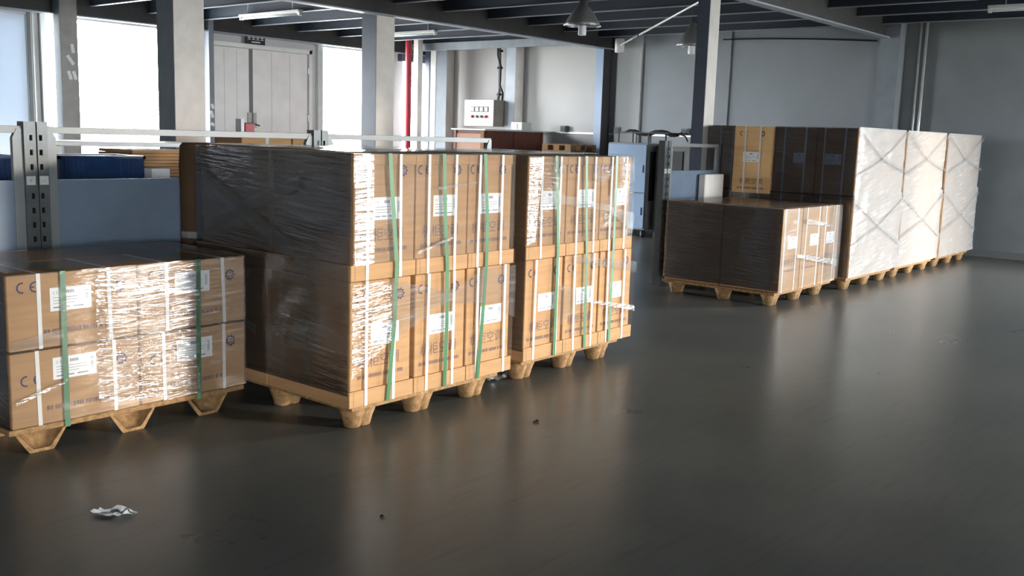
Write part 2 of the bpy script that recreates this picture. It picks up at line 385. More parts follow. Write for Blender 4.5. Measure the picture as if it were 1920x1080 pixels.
# slim drain pipes on the dim wall
for y, s in ((5.22, 'left'), (5.13, 'right')):
    single(MB().tube([(15.92, y, 0), (15.92, y, 3.6)], .022, 10), 'wall_pipe', 'alu', f'{s} one of two slim shiny pipes on the dim back wall', 'pipe', 'pipes on the back wall', (15.92, y, 0), smooth=True)
# wire along the wall top
single(MB().tube([(15.97, 8.6-.3*k, 3.36-.012*k+.02*math.sin(k*.4)) for k in range(10)], .012, 6), 'wall_wire', 'black_plastic', 'thin dark wire along the top of the grey wall', 'wire', base=(15.97, 8.6, 3.36))
# conduit with sockets at socket height
cd = thing('conduit', 'pale cable conduit running along the back wall with socket boxes', 'conduit', (15.98, 11.5, 1.7))
MB().box(15.965, 15.995, 6.2, 10.93, 1.66, 1.69).box(15.965, 15.995, 11.15, 12.6, 1.66, 1.69).build('pipe_run', 'alu', cd)
for y in (12.0, 10.72, 8.45, 9.25):
    b = MB().box(15.92, 15.995, y-.07, y+.07, 1.69, 1.81).build('socket_box', 'rubber_grey', cd, bevel=.006)
    MB().box(15.912, 15.921, y-.05, y+.05, 1.71, 1.79).build('socket_face', 'black_plastic', b)

# ------------------------------------------------------------------ left wall: double door, sign, frames
def leaf(name, x0, x1, lab):
    d = struct(MB().box(x0, x1, Y1-.07, Y1-.01, .02, 3.03), name, 'door_white', bevel=.004)
    for k in (1, 2):
        x = x0+(x1-x0)*k/3; MB().box(x-.004, x+.004, Y1-.0715, Y1-.069, .05, 3.0).build('groove', 'pale_board', d)
    return d
d1 = leaf('door_1', 10.52, 11.33, ''); d2 = leaf('door_2', 11.41, 12.70, '')
tag(d1, 'left leaf of the white double door'); tag(d2, 'right leaf of the white double door')
MB().box(11.33, 11.41, Y1-.075, Y1-.015, .02, 3.03).build('seal_strip', 'rubber_grey', d2)
for x0, x1 in ((11.28, 11.36), (11.40, 11.47)): MB().box(x0, x1, Y1-.1, Y1-.07, 1.58, 1.86).build('latch_plate', 'panel_cream', d2)
MB().bar((11.36, Y1-.12, 1.66), (11.52, Y1-.12, 1.62), .03, .02).build('handle', 'black_plastic', d2)
for z in (2.72, 1.8): MB().lathe((12.72, Y1-.08, z), [(.03, -.06), (.03, .06)], 10).build('hinge', 'alu', d2)
fr = MB().box(10.44, 10.52, Y1-.1, Y1, 0, 3.12).box(12.72, 12.80, Y1-.1, Y1, 0, 3.12).box(10.44, 12.80, Y1-.1, Y1, 3.04, 3.12)
struct(fr, 'trim_1', 'white_paint', bevel=.004)
struct(MB().box(12.95, LB0, Y1-.09, Y1, 0, 3.25).box(LB1, LB1+.1, Y1-.09, Y1, 0, 3.25), 'trim_2', 'alu', bevel=.004)
struct(MB().box(LA0-.09, LA0, Y1-.06, Y1+.02, 0, LAH+.04), 'trim_3', 'white_paint', bevel=.004)
sg = thing('door_sign', 'small black sign with pale characters above the white double door', 'sign', (11.44, Y1-.12, 3.12))
MB().box(11.23, 11.66, Y1-.12, Y1-.1, 3.12, 3.28).build('plate', 'black_plastic', sg)
sp = MB()
for k in range(4):
    x = 11.27+.095*k
    sp.box(x, x+.07, Y1-.124, Y1-.12, 3.235, 3.245).box(x+.03, x+.04, Y1-.124, Y1-.12, 3.2, 3.262).box(x, x+.07, Y1-.124, Y1-.12, 3.2, 3.208)
sp.box(11.36, 11.55, Y1-.124, Y1-.12, 3.15, 3.168)
sp.build('sign_print', 'paper', sg)

# ------------------------------------------------------------------ lamps and rod
def tube_lamp(x, y0, y1, z, lab):
    t = thing('tube_lamp', lab, 'lamp', (x, (y0+y1)/2, z+.09), 'fluorescent battens under the deck')
    MB().box(x-.05, x+.05, y0, y1, z+.05, z+.09).build('housing', 'white_paint', t, bevel=.004)
    MB().tube([(x, y0+.04, z+.025), (x, y1-.04, z+.025)], .02, 12).build('tube', 'tube_white', t, smooth=True)
    for y in (y0+.02, y1-.02): MB().box(x-.03, x+.03, y-.02, y+.02, z, z+.06).build('end_cap', 'white_paint', t)
    for y in (y0+.2, y1-.21): MB().box(x-.004, x+.004, y, y+.01, z+.09, 3.74).build('hanger', 'alu', t)
tube_lamp(10.23, 13.0, 14.6, 3.37, 'unlit white tube lamp under the deck above the left doors')
tube_lamp(13.40, 13.1, 14.4, 3.37, 'unlit white tube lamp right of the tall middle column')
tube_lamp(14.2, 2.4, 3.82, 3.37, 'unlit dim tube lamp in the top right corner')
def bay_lamp(x, y, lab, z=3.11):
    t = thing('high_bay_lamp', lab, 'lamp', (x, y, 3.74), 'bell shaped bay lamps')
    c = (x, y, z)
    MB().lathe(c, [(.25, 0), (.235, .03), (.21, .08), (.16, .16), (.10, .23), (.06, .27), (.055, .36), (.03, .38)], 28).build('shade', 'lamp_metal', t, smooth=True)
    MB().lathe(c, [(.252, -.008), (.262, -.004), (.262, .004), (.252, .008)], 28, cap=False).build('rim', 'lamp_rim', t, smooth=True)
    MB().lathe(c, [(.052, -.13), (.056, -.12), (.056, .02)], 16).build('bulb', 'tube_white', t, smooth=True)
    MB().tube([(x, y, z+.37), (x, y, 3.74)], .012, 8).build('hanger', 'black_plastic', t)
bay_lamp(11.30, 8.25, 'bell shaped bay lamp hanging above the gap behind the right wrapped load')
bay_lamp(14.42, 8.33, 'bell shaped bay lamp half hidden behind the right column')
rd = thing('brace_rod', 'diagonal steel brace rod with turnbuckle under the ceiling', 'brace', (15.7, 10.6, 3.3))
MB().tube([(15.75, 10.7, 3.27), (11.0, 6.15, 3.33)], .016, 8).build('rod', 'alu', rd)
MB().tube([(14.45, 9.46, 3.285), (14.15, 9.17, 3.29)], .035, 8).build('turnbuckle', 'galv', rd)
MB().lathe((15.45, 10.42, 3.27), [(.085, -.12), (.085, .12)], 14).build('sleeve', 'white_paint', rd, smooth=True)

# ------------------------------------------------------------------ printed marks (unit meshes in the XZ plane, facing -Y)
def ring(mb, r0, r1, a0, a1, n, cx=0, cz=0):
    for i in range(n):
        p, q = a0+(a1-a0)*i/n, a0+(a1-a0)*(i+1)/n
        mb.add([(cx+r0*math.cos(p), 0, cz+r0*math.sin(p)), (cx+r1*math.cos(p), 0, cz+r1*math.sin(p)),
                (cx+r1*math.cos(q), 0, cz+r1*math.sin(q)), (cx+r0*math.cos(q), 0, cz+r0*math.sin(q))], [(0, 1, 2, 3)])
def rect(mb, x0, x1, z0, z1): mb.add([(x0, 0, z0), (x1, 0, z0), (x1, 0, z1), (x0, 0, z1)], [(0, 1, 2, 3)])
ce = MB(); ring(ce, .019, .027, R(75), R(285), 14, -.028, 0)
ME_C = ce.mesh('letter_c', 'ink_blue', recalc=False)
ce = MB(); ring(ce, .019, .027, R(75), R(285), 14, .034, 0); rect(ce, .012, .031, -.0035, .0035)
ME_E = ce.mesh('letter_e', 'ink_blue', recalc=False)
ge = MB(); ring(ge, .019, .027, 0, 2*math.pi, 24); ring(ge, .009, .013, R(20), R(160), 8); ring(ge, .009, .013, R(200), R(340), 8)
for k in range(9):
    a = 2*math.pi*k/9; c_, s_ = math.cos(a), math.sin(a)
    ge.add([(.026*c_-.0045*s_*-1, 0, .026*s_-.0045*c_), (.034*c_+.003*s_, 0, .034*s_-.003*c_), (.034*c_-.003*s_, 0, .034*s_+.003*c_), (.026*c_-.0045*s_, 0, .026*s_+.0045*c_)], [(0, 1, 2, 3)])
ME_GEAR = ge.mesh('gear_mark', 'ink_blue', recalc=False)
ME_LABEL = MB().box(-.1, .1, -.0006, .0006, -.0575, .0575).mesh('shipping_label', 'paper')
lp = MB()
for cx in (-.078, -.063): ring(lp, .005, .0068, R(75), R(285), 8, cx, .032)
rect(lp, -.066, -.061, .0312, .0328)
for k in range(5): rect(lp, -.022+.008*k, -.0165+.008*k, .026, .042)
for z, a, b in ((.008, -.085, .055), (-.006, -.085, .055), (-.020, -.085, .02), (-.040, -.085, -.05), (-.040, -.04, -.005), (-.040, .01, .06)):
    rect(lp, a, b, z-.0012 if z > -.03 else z-.003, z+.0012 if z > -.03 else z+.003)
for k in range(12): rect(lp, .072, .086, -.02+.0048*k, -.0175+.0048*k)
ME_LPRINT = lp.mesh('label_print', 'ink_grey', recalc=False)
# caption: illegible small print line, drawn as blocks
cp = MB(); x = -.17
while x < .16:
    ww = random.choice((.008, .012, .014, .01)); rect(cp, x, x+ww, -.010, .010); x += ww+random.choice((.004, .004, .012))
ME_CAPTION = cp.mesh('caption', 'ink_faded', recalc=False)
# Chinese lettering from Blender's bundled font
cu = bpy.data.curves.new('lettering', 'FONT'); cu.body = '\u673a\u67dc\u7a7a\u8c03'; cu.size = .075; cu.align_x = 'CENTER'; cu.align_y = 'CENTER'
cu.resolution_u = 2
to = bpy.data.objects.new('lettering_tmp', cu); col.objects.link(to)
bpy.context.view_layer.update()
ME_TEXT = bpy.data.meshes.new_from_object(to.evaluated_get(bpy.context.evaluated_depsgraph_get()))
bpy.data.objects.remove(to); bpy.data.curves.remove(cu)
ME_TEXT.name = 'lettering'
ME_TEXT.transform(Matrix.Rotation(R(90), 4, 'X')); ME_TEXT.materials.clear(); ME_TEXT.materials.append(M['ink_faded'])

# ------------------------------------------------------------------ cartons
def carton(x0, x1, y0, y1, z0, z1, label, group, face='y', straps=(), lab=None, cep=None, gear=None, text=None, cap=None,
           tray=0., lid=0., inset=.014, m='cardboard', bx=None, sw=.020):
    """corrugated carton; marks sit on its -Y or -X side, given in world coordinates (along, z)"""
    t = thing('carton', label, 'carton', ((x0+x1)/2, (y0+y1)/2, z0), group)
    i = inset if (tray or lid) else 0.
    a0, a1 = bx if bx else (x0+i, x1-i)
    b0 = y0+i
    body = MB().box(a0, a1, b0, y1-i, z0+.002, z1-.001).build('body', m, t, bevel=.004)
    if tray:
        MB().box(x0, x1, y0, y1, z0, z0+tray).build('tray', m, t, bevel=.003)
        MB().box(x0+.03, x0+.0315, y0-.0006, y0, z0+.002, z0+tray-.002).build('tray_seam', 'ink_faded', t)
    if lid: MB().box(a0-.004, a1+.004, b0-.005, y1-i+.005, z1-lid, z1).build('lid', m, t, bevel=.003)
    def mk(name, me, u, z, parent, d=.0012, sc=None):
        if face == 'y': return place(name, me, parent, (u, b0-d, z), 0, sc)
        return place(name, me, parent, (a0-d, u, z), R(-90), sc)
    if lab:
        u0, w0, u1, w1 = lab
        sc = (abs(u1-u0)/.2, 1, (w1-w0)/.115)
        o = mk('shipping_label', ME_LABEL, (u0+u1)/2, (w0+w1)/2, t, .0012, sc)
        p = bpy.data.objects.new('label_print', ME_LPRINT); col.objects.link(p); p.parent = o; p.location = (0, -.0012, 0); WL[p] = WL[o]
    if cep: mk('letter_c', ME_C, cep[0], cep[1], t); mk('letter_e', ME_E, cep[0], cep[1], t)
    if gear: mk('gear_mark', ME_GEAR, gear[0], gear[1], t)
    if text: mk('lettering', ME_TEXT, text[0], text[1], t, .0012, text[2] if len(text) > 2 else None)
    if cap: mk('caption', ME_CAPTION, cap[0], cap[1], t, .0012, cap[2] if len(cap) > 2 else None)
    for u in straps:
        s = MB(); dz = random.uniform(-.006, .006)
        if face == 'y':
            s.bar((u+dz, y0-.0022, z0+.001), (u-dz, y0-.0022, z1+.001), sw, .0012, (1, 0, 0)).box(u-sw/2, u+sw/2, y0-.0025, y1, z1, z1+.0012)
        else:
            s.bar((x0-.0022, u+dz, z0+.001), (x0-.0022, u-dz, z1+.001), sw, .0012, (0, 1, 0)).box(x0-.0025, x1, u-sw/2, u+sw/2, z1, z1+.0012)
        s.build('strap', 'white_strap', t)
    return t

def pallet(x0, x1, y0, y1, fx, fy, label, group, ztop=.13, openfront=False):
    """pressed wood pallet: thin moulded deck with tapering hollow cup feet"""
    t = thing('pallet', label, 'pallet', ((x0+x1)/2, (y0+y1)/2, 0), group)
    MB().box(x0, x1, y0, y1, ztop-.028, ztop).build('deck', 'pressed_wood', t, bevel=.004)
    for iy, y in enumerate(fy):
        for x in fx:
            f = MB(); h = ztop-.026
            if openfront and iy == 0:
                # half cup, cut open at the pallet edge: shell with outer and inner half cones
                ro, rb, th = .115, .062, .014
                A0, A1, n = 0, math.pi, 14
                yy = y0+.004
                def arc(r, z): return [(x+r*math.cos(A0+(A1-A0)*k/n), yy+r*.95*math.sin(A0+(A1-A0)*k/n), z) for k in range(n+1)]
                rows = [arc(ro+.012, h), arc(ro, h-.02), arc(rb+.006, .012), arc(rb-.004, 0), ]
                inn = [arc(rb-.022, .016), arc(rb-.008, .03), arc(ro-th, h-.015), arc(ro-.004, h)]
                allr = rows+[[(x, yy, 0)]*(n+1)] + [[(x, yy, .016)]*(n+1)]+inn
                vs = [p for r_ in allr for p in r_]; k = n+1; fs = []
                for j_ in range(len(allr)-1):
                    if j_ == 4: continue
                    for q in range(n): fs.append((j_*k+q, j_*k+q+1, (j_+1)*k+q+1, (j_+1)*k+q))
                f.add(vs, fs)
                # rim: pale cut edge facing the room
                prof_o = [(ro+.012, h), (ro, h-.02), (rb+.006, .012), (rb-.004, 0)]
                prof_i = [(ro-.004, h), (ro-th, h-.015), (rb-.008, .03), (rb-.022, .016)]
                for sg_ in (-1, 1):
                    for (o1, i1), (o2, i2) in zip(zip(prof_o, prof_i), zip(prof_o[1:], prof_i[1:])):
                        f.quad((x+sg_*o1[0], yy, o1[1]), (x+sg_*i1[0], yy, i1[1]), (x+sg_*i2[0], yy, i2[1]), (x+sg_*o2[0], yy, o2[1]))
                f.quad((x-rb+.004, yy, 0), (x+rb-.004, yy, 0), (x+rb-.022, yy, .016), (x-rb+.022, yy, .016))
            else:
                for dx in (-.034, .034):
                    f.lathe((x+dx, y, 0), [(.038, 0), (.047, .006), (.060, h*.55), (.078, h)], 16)
            f.build('foot', 'pressed_wood', t, smooth=True)
    return t

GA, GB, GC = 'cartons on the low left pallet', 'cartons of the tall middle load', 'cartons of the tall right-hand load'
# ---- load A (low, far left)
pallet(1.98, 3.30, 4.716, 5.58, (2.135, 2.615, 3.065), (4.72, 5.12, 5.46), 'pressed wood pallet with open cup feet under the low left load', 'pressed wood pallets', openfront=True)
AX = ((2.0, 2.654), (2.668, 3.31)); AZ = ((.13, .50), (.508, .875))
A_ST = {(0, 0): (2.13, 2.521), (1, 0): (2.80, 3.171), (0, 1): (2.149, 2.504), (1, 1): (2.825, 3.172)}
A_LB = {(0, 0): (2.203, .345, 2.424, .455), (1, 0): (2.877, .33, 3.094, .445), (0, 1): (2.202, .685, 2.409, .80), (1, 1): (2.873, .70, 3.085, .815)}
for (i, j) in A_ST:
    (x0, x1), (z0, z1) = AX[i], AZ[j]
    nm = ('left', 'right')[i]; tr_ = ('lower', 'upper')[j]
    carton(x0, x1, 4.72, 5.155, z0, z1, f'{tr_} {nm} brown carton at the front of the low left pallet', GA, straps=A_ST[i, j], lab=A_LB[i, j],
           cep=(x0+.10 if i == 0 else x0+.105, z0+.235+(.07 if j else .065)-.07*(1-j)+.0), gear=(x1-.095, z0+.27), cap=(x0+.345, z0+.08, (1.05, 1, 1.1)), m='cardboard')
    carton(x0, x1, 5.165, 5.60, z0, z1, f'{tr_} {nm} brown carton in the back row of the low left pallet', 'back row of the low left pallet')
# ---- load B (tall, middle)
pallet(3.42, 4.62, 3.92, 5.31, (3.515, 3.965, 4.43), (3.985, 4.6, 5.2), 'pressed wood pallet under the tall middle load', 'pressed wood pallets')
B_LO = [((3.385, 3.858), (3.40, 3.842)), ((3.862, 4.296), (3.876, 4.288)), ((4.300, 4.72), (4.304, 4.702))]
B_UP = [((3.390, 3.864), (3.420, 3.860)), ((3.868, 4.292), (3.868, 4.291)), ((4.296, 4.718), (4.297, 4.690))]
SB_LO = ((3.502, 3.705), (3.966, 4.178), (4.388, 4.640)); SB_UP = ((3.506, 3.742), (3.959, 4.178), (4.381, 4.588))
LB_LO = ((3.545, 3.752), (3.994, 4.201), (4.428, 4.628)); LB_UP = ((3.552, 3.760), (4.007, 4.201), (4.405, 4.600))
nm3 = ('left', 'middle', 'right')
for i in range(3):
    (x0, x1), b_ = B_LO[i]
    carton(x0, x1, 3.90, 4.605, .13, .808, f'lower {nm3[i]} carton at the front of the tall middle load', GB, straps=SB_LO[i],
           lab=(LB_LO[i][0], .452, LB_LO[i][1], .567), cep=(b_[0]+.078, .722), gear=(b_[1]-.082, .716), text=((b_[0]+b_[1])/2-.01, .362), cap=((b_[0]+b_[1])/2, .287), tray=.09, bx=b_)
    carton(x0, x1, 4.615, 5.32, .13, .808, f'{nm3[i]} carton in the lower back row of the tall middle load', 'back rows of the tall middle load', tray=.09, bx=b_)
    (x0, x1), b_ = B_UP[i]
    carton(x0, x1, 3.90, 4.605, .812, 1.478, f'upper {nm3[i]} carton at the front of the tall middle load', GB, straps=SB_UP[i],
           lab=(LB_UP[i][0], 1.130, LB_UP[i][1], 1.25), cep=(b_[0]+.07, 1.393), gear=(b_[1]-.088, 1.391), text=((b_[0]+b_[1])/2-.01, 1.045), cap=((b_[0]+b_[1])/2, .97), tray=.088, lid=.058, bx=b_)
    carton(x0, x1, 4.615, 5.32, .812, 1.478, f'{nm3[i]} carton in the upper back row of the tall middle load', 'back rows of the tall middle load', tray=.088, lid=.058, bx=b_)
# ---- load C (tall, right of B)
pallet(4.95, 6.08, 4.0, 5.38, (5.01, 5.48, 5.88), (4.06, 4.68, 5.27), 'pressed wood pallet under the tall load right of the middle one', 'pressed wood pallets')
C_LO = [((4.930, 5.356), (4.944, 5.343)), ((5.360, 5.776), (5.366, 5.768)), ((5.780, 6.212), (5.786, 6.19))]
C_UP = [((4.925, 5.352), (4.940, 5.350)), ((5.356, 5.750), (5.357, 5.748)), ((5.754, 6.165), (5.755, 6.125))]
SC_LO = ((5.034, 5.272), (5.468, 5.686), (5.873, 6.083)); SC_UP = ((5.070, 5.266), (5.464, 5.666), (5.865, 6.052))
LC_LO = ((5.084, 5.262), (5.510, 5.695), (5.925, 6.075)); LC_UP = ((5.074, 5.273), (5.495, 5.680), (5.925, 6.070))
for i in range(3):
    (x0, x1), b_ = C_LO[i]
    carton(x0, x1, 3.97, 4.675, .13, .798, f'lower {nm3[i]} carton at the front of the tall load right of centre', GC, straps=SC_LO[i],
           lab=(LC_LO[i][0], .448, LC_LO[i][1], .565), cep=(b_[0]+.085, .71), gear=(b_[1]-.07, .712), text=((b_[0]+b_[1])/2, .345), cap=((b_[0]+b_[1])/2, .27), tray=.09, bx=b_)
    carton(x0, x1, 4.685, 5.39, .13, .798, f'{nm3[i]} carton in the lower back row of the tall load right of centre', 'back rows of the tall right-hand load', tray=.09, bx=b_)
    (x0, x1), b_ = C_UP[i]
    carton(x0, x1, 3.97, 4.675, .802, 1.468, f'upper {nm3[i]} carton at the front of the tall load right of centre', GC, straps=SC_UP[i],
           lab=(LC_UP[i][0], 1.122, LC_UP[i][1], 1.245), cep=(b_[0]+.08, 1.385), gear=(b_[1]-.07, 1.383), text=((b_[0]+b_[1])/2, 1.035), cap=((b_[0]+b_[1])/2, .955), tray=.086, lid=.055, bx=b_)
    carton(x0, x1, 4.685, 5.39, .802, 1.468, f'{nm3[i]} carton in the upper back row of the tall load right of centre', 'back rows of the tall right-hand load', tray=.086, lid=.055, bx=b_)
# ---- load E (low, right, by the column)
GE = 'cartons on the low pallet by the right column'
pallet(9.10, 10.50, 4.17, 5.46, (9.16, 9.70, 10.22), (4.24, 4.75, 5.30), 'pressed wood pallet under the low load by the right column', 'pressed wood pallets')
EX = ((9.14, 9.603), (9.613, 10.075), (10.085, 10.56))
for i, (x0, x1) in enumerate(EX):
    st = ((9.20, 9.488), (9.71, 10.02), (10.20, 10.46))[i]; lb = ((9.29, 9.51), (9.822, 10.04), (10.24, 10.44))[i]
    carton(x0, x1, 4.15, 4.795, .13, .96, f'{nm3[i]} front carton on the low load by the right column', GE, straps=st, lab=(lb[0], .56, lb[1], .68), text=((x0+x1)/2, .42), cap=((x0+x1)/2, .34), sw=.022)
    carton(x0, x1, 4.805, 5.45, .13, .96, f'{nm3[i]} back row carton of the low load by the right column', 'back row of the low load by the column')
# ---- loads D (three tall whitish loads along the wall)
DX = ((10.72, 12.20), (12.28, 13.76), (13.90, 15.42)); dn = ('nearest', 'middle', 'farthest')
for k, (x0, x1) in enumerate(DX):
    wd = x1-x0
    pallet(x0+.03, x1-.03, 4.10, 5.75, (x0+.16, x0+wd/2, x1-.2), (4.18, 4.95, 5.65), f'pressed wood pallet under the {dn[k]} of three tall whitish loads', 'pressed wood pallets')
    for tz, (z0, z1) in enumerate(((.13, 1.012), (1.016, 1.785))):
        tn = ('lower', 'upper')[tz]
        for i in range(2):
            a, b = x0+i*wd/2, x0+(i+1)*wd/2-.008
            if k == 0:
                ys = ((4.08, 4.53), (4.54, 5.03), (5.04, 5.52), (5.53, 5.88))
                for q, (ya, yb) in enumerate(ys):
                    if i == 1 and q > 0: continue
                    st = ((4.215, 4.444), (4.666, 4.914), (5.19, 5.377), (5.563, 5.723))[q] if i == 0 else ()
                    lb = ((4.431, 1.385, 4.243, 1.50), (4.80, 1.385, 4.66, 1.50), (5.398, 1.375, 5.19, 1.492), None)[q] if (tz and i == 0) else None
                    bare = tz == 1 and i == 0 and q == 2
                    lbn = ('bare orange carton, unwrapped, on the dark end of the nearest tall load' if bare else
                           f'{tn} carton {("at the near corner", "second from the near corner", "third from the near corner", "at the far corner")[q]} of the nearest tall whitish load' if i == 0
                           else f'{tn} front right carton of the nearest tall whitish load')
                    carton(a-(.05 if bare else 0), b, ya, yb, z0, z1, lbn, 'cartons of the tall whitish loads', face='x', straps=st, lab=lb, m='cardboard_bright' if bare else 'cardboard',
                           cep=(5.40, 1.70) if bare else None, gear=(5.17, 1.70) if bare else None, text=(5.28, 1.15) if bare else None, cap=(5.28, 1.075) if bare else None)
            else:
                carton(a, b, 4.08, 4.63, z0, z1, f'{tn} {("left", "right")[i]} front carton of the {dn[k]} of three tall whitish loads', 'cartons of the tall whitish loads',
                       straps=(a+.16, b-.16))
                carton(a, b, 4.64, 5.2, z0, z1, f'{tn} {("left", "right")[i]} carton behind the front row of the {dn[k]} tall whitish load', f'second row of the {dn[k]} whitish load')

# ------------------------------------------------------------------ green straps round the loads
def green(pts, ybot, ytop, label, group, back=None):
    t = thing('green_strap', label, 'strap', (pts[-1][0], ybot, pts[-1][1]), group)
    s = MB()
    for (a, za), (b, zb) in zip(pts, pts[1:]):
        s.bar((a, ybot-.005, za), (b, ybot-.005, zb), .028, .0014, (1, 0, 0))
    s.build('front_run', 'green_strap', t)
    u = pts[0][0]; MB().box(u-.014, u+.014, ybot-.0055, ytop, pts[0][1], pts[0][1]+.0014).build('top_run', 'green_strap', t)
GS = 'green straps round the loads'
green([(2.265, .879), (2.262, .5), (2.262, .10)], 4.715, 5.6, 'left green strap on the low left load', GS)
green([(3.012, .879), (3.006, .5), (3.004, .10)], 4.715, 5.6, 'right green strap on the low left load', GS)
green([(3.652, 1.482), (3.668, 1.3), (3.71, .88), (3.700, .6), (3.655, .13)], 3.895, 5.32, 'left green strap on the tall middle load', GS)
green([(4.065, 1.482), (4.085, 1.1), (4.108, .85), (4.115, .52), (4.105, .13)], 3.895, 5.32, 'middle green strap on the tall middle load', GS)
green([(4.415, 1.482), (4.448, 1.1), (4.450, .85), (4.435, .6), (4.395, .13)], 3.895, 5.32, 'right green strap on the tall middle load', GS)
green([(5.20, 1.472), (5.235, 1.1), (5.252, .85), (5.250, .13)], 3.965, 5.39, 'left green strap on the tall load right of centre', GS)
green([(5.535, 1.472), (5.560, 1.1), (5.585, .8), (5.600, .13)], 3.965, 5.39, 'middle green strap on the tall load right of centre', GS)
green([(5.905, 1.472), (5.912, 1.1), (5.912, .8), (5.905, .13)], 3.965, 5.39, 'right green strap on the tall load right of centre', GS)

# ------------------------------------------------------------------ stretch film
def film_patch(name, m, parent, q, out, nu=24, nv=24, off=.012, amp=.004, edge=.0, freq=5.0, el=.05, seed=0.):
    """q: four corners (bl, br, tr, tl); out: outward normal; edge: how far the sheet pulls in towards its left/right borders"""
    q = [Vector(p) for p in q]; out = Vector(out); vs = []; fs = []
    wlen = (q[1]-q[0]).length
    for j_ in range(nv+1):
        for i_ in range(nu+1):
            s_, t_ = i_/nu, j_/nv
            p = (q[0]*(1-s_)+q[1]*s_)*(1-t_)+(q[3]*(1-s_)+q[2]*s_)*t_
            d = off+amp*noise.noise(p*freq+Vector((seed, seed, seed)))+amp*.5*noise.noise(Vector((p.x*3, p.y*3, p.z*30+seed)))
            if edge: d -= edge*math.exp(-s_*wlen/el)
            vs.append(p+out*max(d, .006))
    for j_ in range(nv):
        for i_ in range(nu): a = j_*(nu+1)+i_; fs.append((a, a+1, a+nu+2, a+nu+1))
    b = MB(); b.add(vs, fs)
    base = WL[parent]; me = b.mesh(name, m, base, True, recalc=False)
    o = bpy.data.objects.new(name, me); col.objects.link(o); o.parent = parent; WL[o] = base
    return o
def wrap(label, x0, x1, y0, y1, z0, z1, m='film_clear', sides='yxXYt', edge=.01, amp=.004, off=.012, mx=None):
    t = thing('stretch_wrap', label, 'plastic film', ((x0+x1)/2, (y0+y1)/2, z0), 'stretch film round the loads')
    n = max(12, int((x1-x0)*22)); k = max(12, int((z1-z0)*26)); my = max(12, int((y1-y0)*22))
    if 'y' in sides: film_patch('film_front', m, t, ((x0, y0, z0), (x1, y0, z0), (x1, y0, z1), (x0, y0, z1)), (0, -1, 0), n, k, off, amp, edge)
    if 'x' in sides: film_patch('film_end', mx or 'film_end', t, ((x0, y1, z0), (x0, y0, z0), (x0, y0, z1), (x0, y1, z1)), (-1, 0, 0), my, k, off, amp, edge, seed=3)
    if 'X' in sides: film_patch('film_end', m, t, ((x1, y0, z0), (x1, y1, z0), (x1, y1, z1), (x1, y0, z1)), (1, 0, 0), my, k, off, amp, edge, seed=5)
    if 'Y' in sides: film_patch('film_back', m, t, ((x1, y1, z0), (x0, y1, z0), (x0, y1, z1), (x1, y1, z1)), (0, 1, 0), n, k, off, amp, edge, seed=7)
    if 't' in sides: film_patch('film_top', 'film_top', t, ((x0, y0, z1), (x1, y0, z1), (x1, y1, z1), (x0, y1, z1)), (0, 0, 1), n, my, off, amp*2, 0, seed=9)
    return t
def yq(y, *p): return [(a, y, b) for a, b in p]
def xq(x, *p): return [(x, a, b) for a, b in p]
fA = wrap('clear stretch film round the low left load', 2.0, 3.31, 4.72, 5.6, .135, .88, edge=.006)
film_patch('film_patch', 'film_taut', fA, yq(4.708, (2.42, .19), (3.0, .14), (3.0, .87), (2.42, .87)), (0, -1, 0), 24, 30, .012, .004, seed=2)
film_patch('film_crease', 'film_crease', fA, yq(4.700, (2.40, .80), (3.0, .685), (3.0, .715), (2.40, .812)), (0, -1, 0), 24, 4, .012, .003)
film_patch('film_crease', 'film_crease', fA, yq(4.703, (2.01, .255), (2.26, .33), (2.26, .345), (2.01, .275)), (0, -1, 0), 16, 3, .012, .003)
film_patch('film_crease', 'film_band', fA, yq(4.705, (2.0, .515), (2.25, .54), (2.25, .60), (2.0, .56)), (0, -1, 0), 16, 5, .012, .004)
fB = wrap('clear stretch film round the upper tier of the tall middle load', 3.405, 4.705, 3.905, 5.325, .90, 1.482, edge=.014)
film_patch('film_corner', 'film_corner', fB, [(3.408, 3.904, .90), (3.535, 3.894, .90), (3.525, 3.894, 1.475), (3.412, 3.904, 1.475)], (0, -1, 0), 10, 24, .014, .002)
fB2 = wrap('clear stretch film round the lower tier of the tall middle load', 3.388, 4.715, 3.90, 5.325, .2, .90, sides='xXY', edge=.0)
film_patch('film_patch', 'film_streak', fB2, [(3.392, 3.899, .30), (3.66, 3.884, .47), (3.655, 3.884, .80), (3.392, 3.899, .80)], (0, -1, 0), 24, 40, .012, .002, seed=4)
film_patch('film_band', 'film_band', fB2, yq(3.890, (3.66, .46), (4.16, .655), (4.16, .69), (3.66, .80)), (0, -1, 0), 24, 8, .012, .003)
film_patch('film_band', 'film_band', fB2, yq(3.888, (4.12, .62), (4.40, .60), (4.40, .80), (4.12, .69)), (0, -1, 0), 20, 8, .012, .003)
film_patch('film_band', 'film_band', fB2, yq(3.886, (4.38, .61), (4.715, .47), (4.715, .80), (4.38, .80)), (0, -1, 0), 20, 8, .010, .003)
film_patch('film_crease', 'film_crease', fB, yq(3.885, (3.85, .93), (4.13, 1.0), (4.13, 1.015), (3.85, .945)), (0, -1, 0), 16, 3, .012, .003)
film_patch('film_band', 'film_band', fB, yq(3.884, (4.0, 1.28), (4.33, 1.31), (4.33, 1.325), (4.0, 1.30)), (0, -1, 0), 16, 3, .012, .003)
for k, (a, za, b, zb, h) in enumerate(((5.25, 1.27, 4.35, .88, .09), (5.2, .98, 4.3, 1.28, .07), (5.28, .55, 4.75, .74, .06), (5.28, .62, 4.7, .42, .05))):
    film_patch('film_band', 'film_band', fB if k < 2 else fB2, xq(3.383, (a, za), (b, zb), (b, zb+h), (a, za+h)), (-1, 0, 0), 20, 6, .012, .003, seed=k)
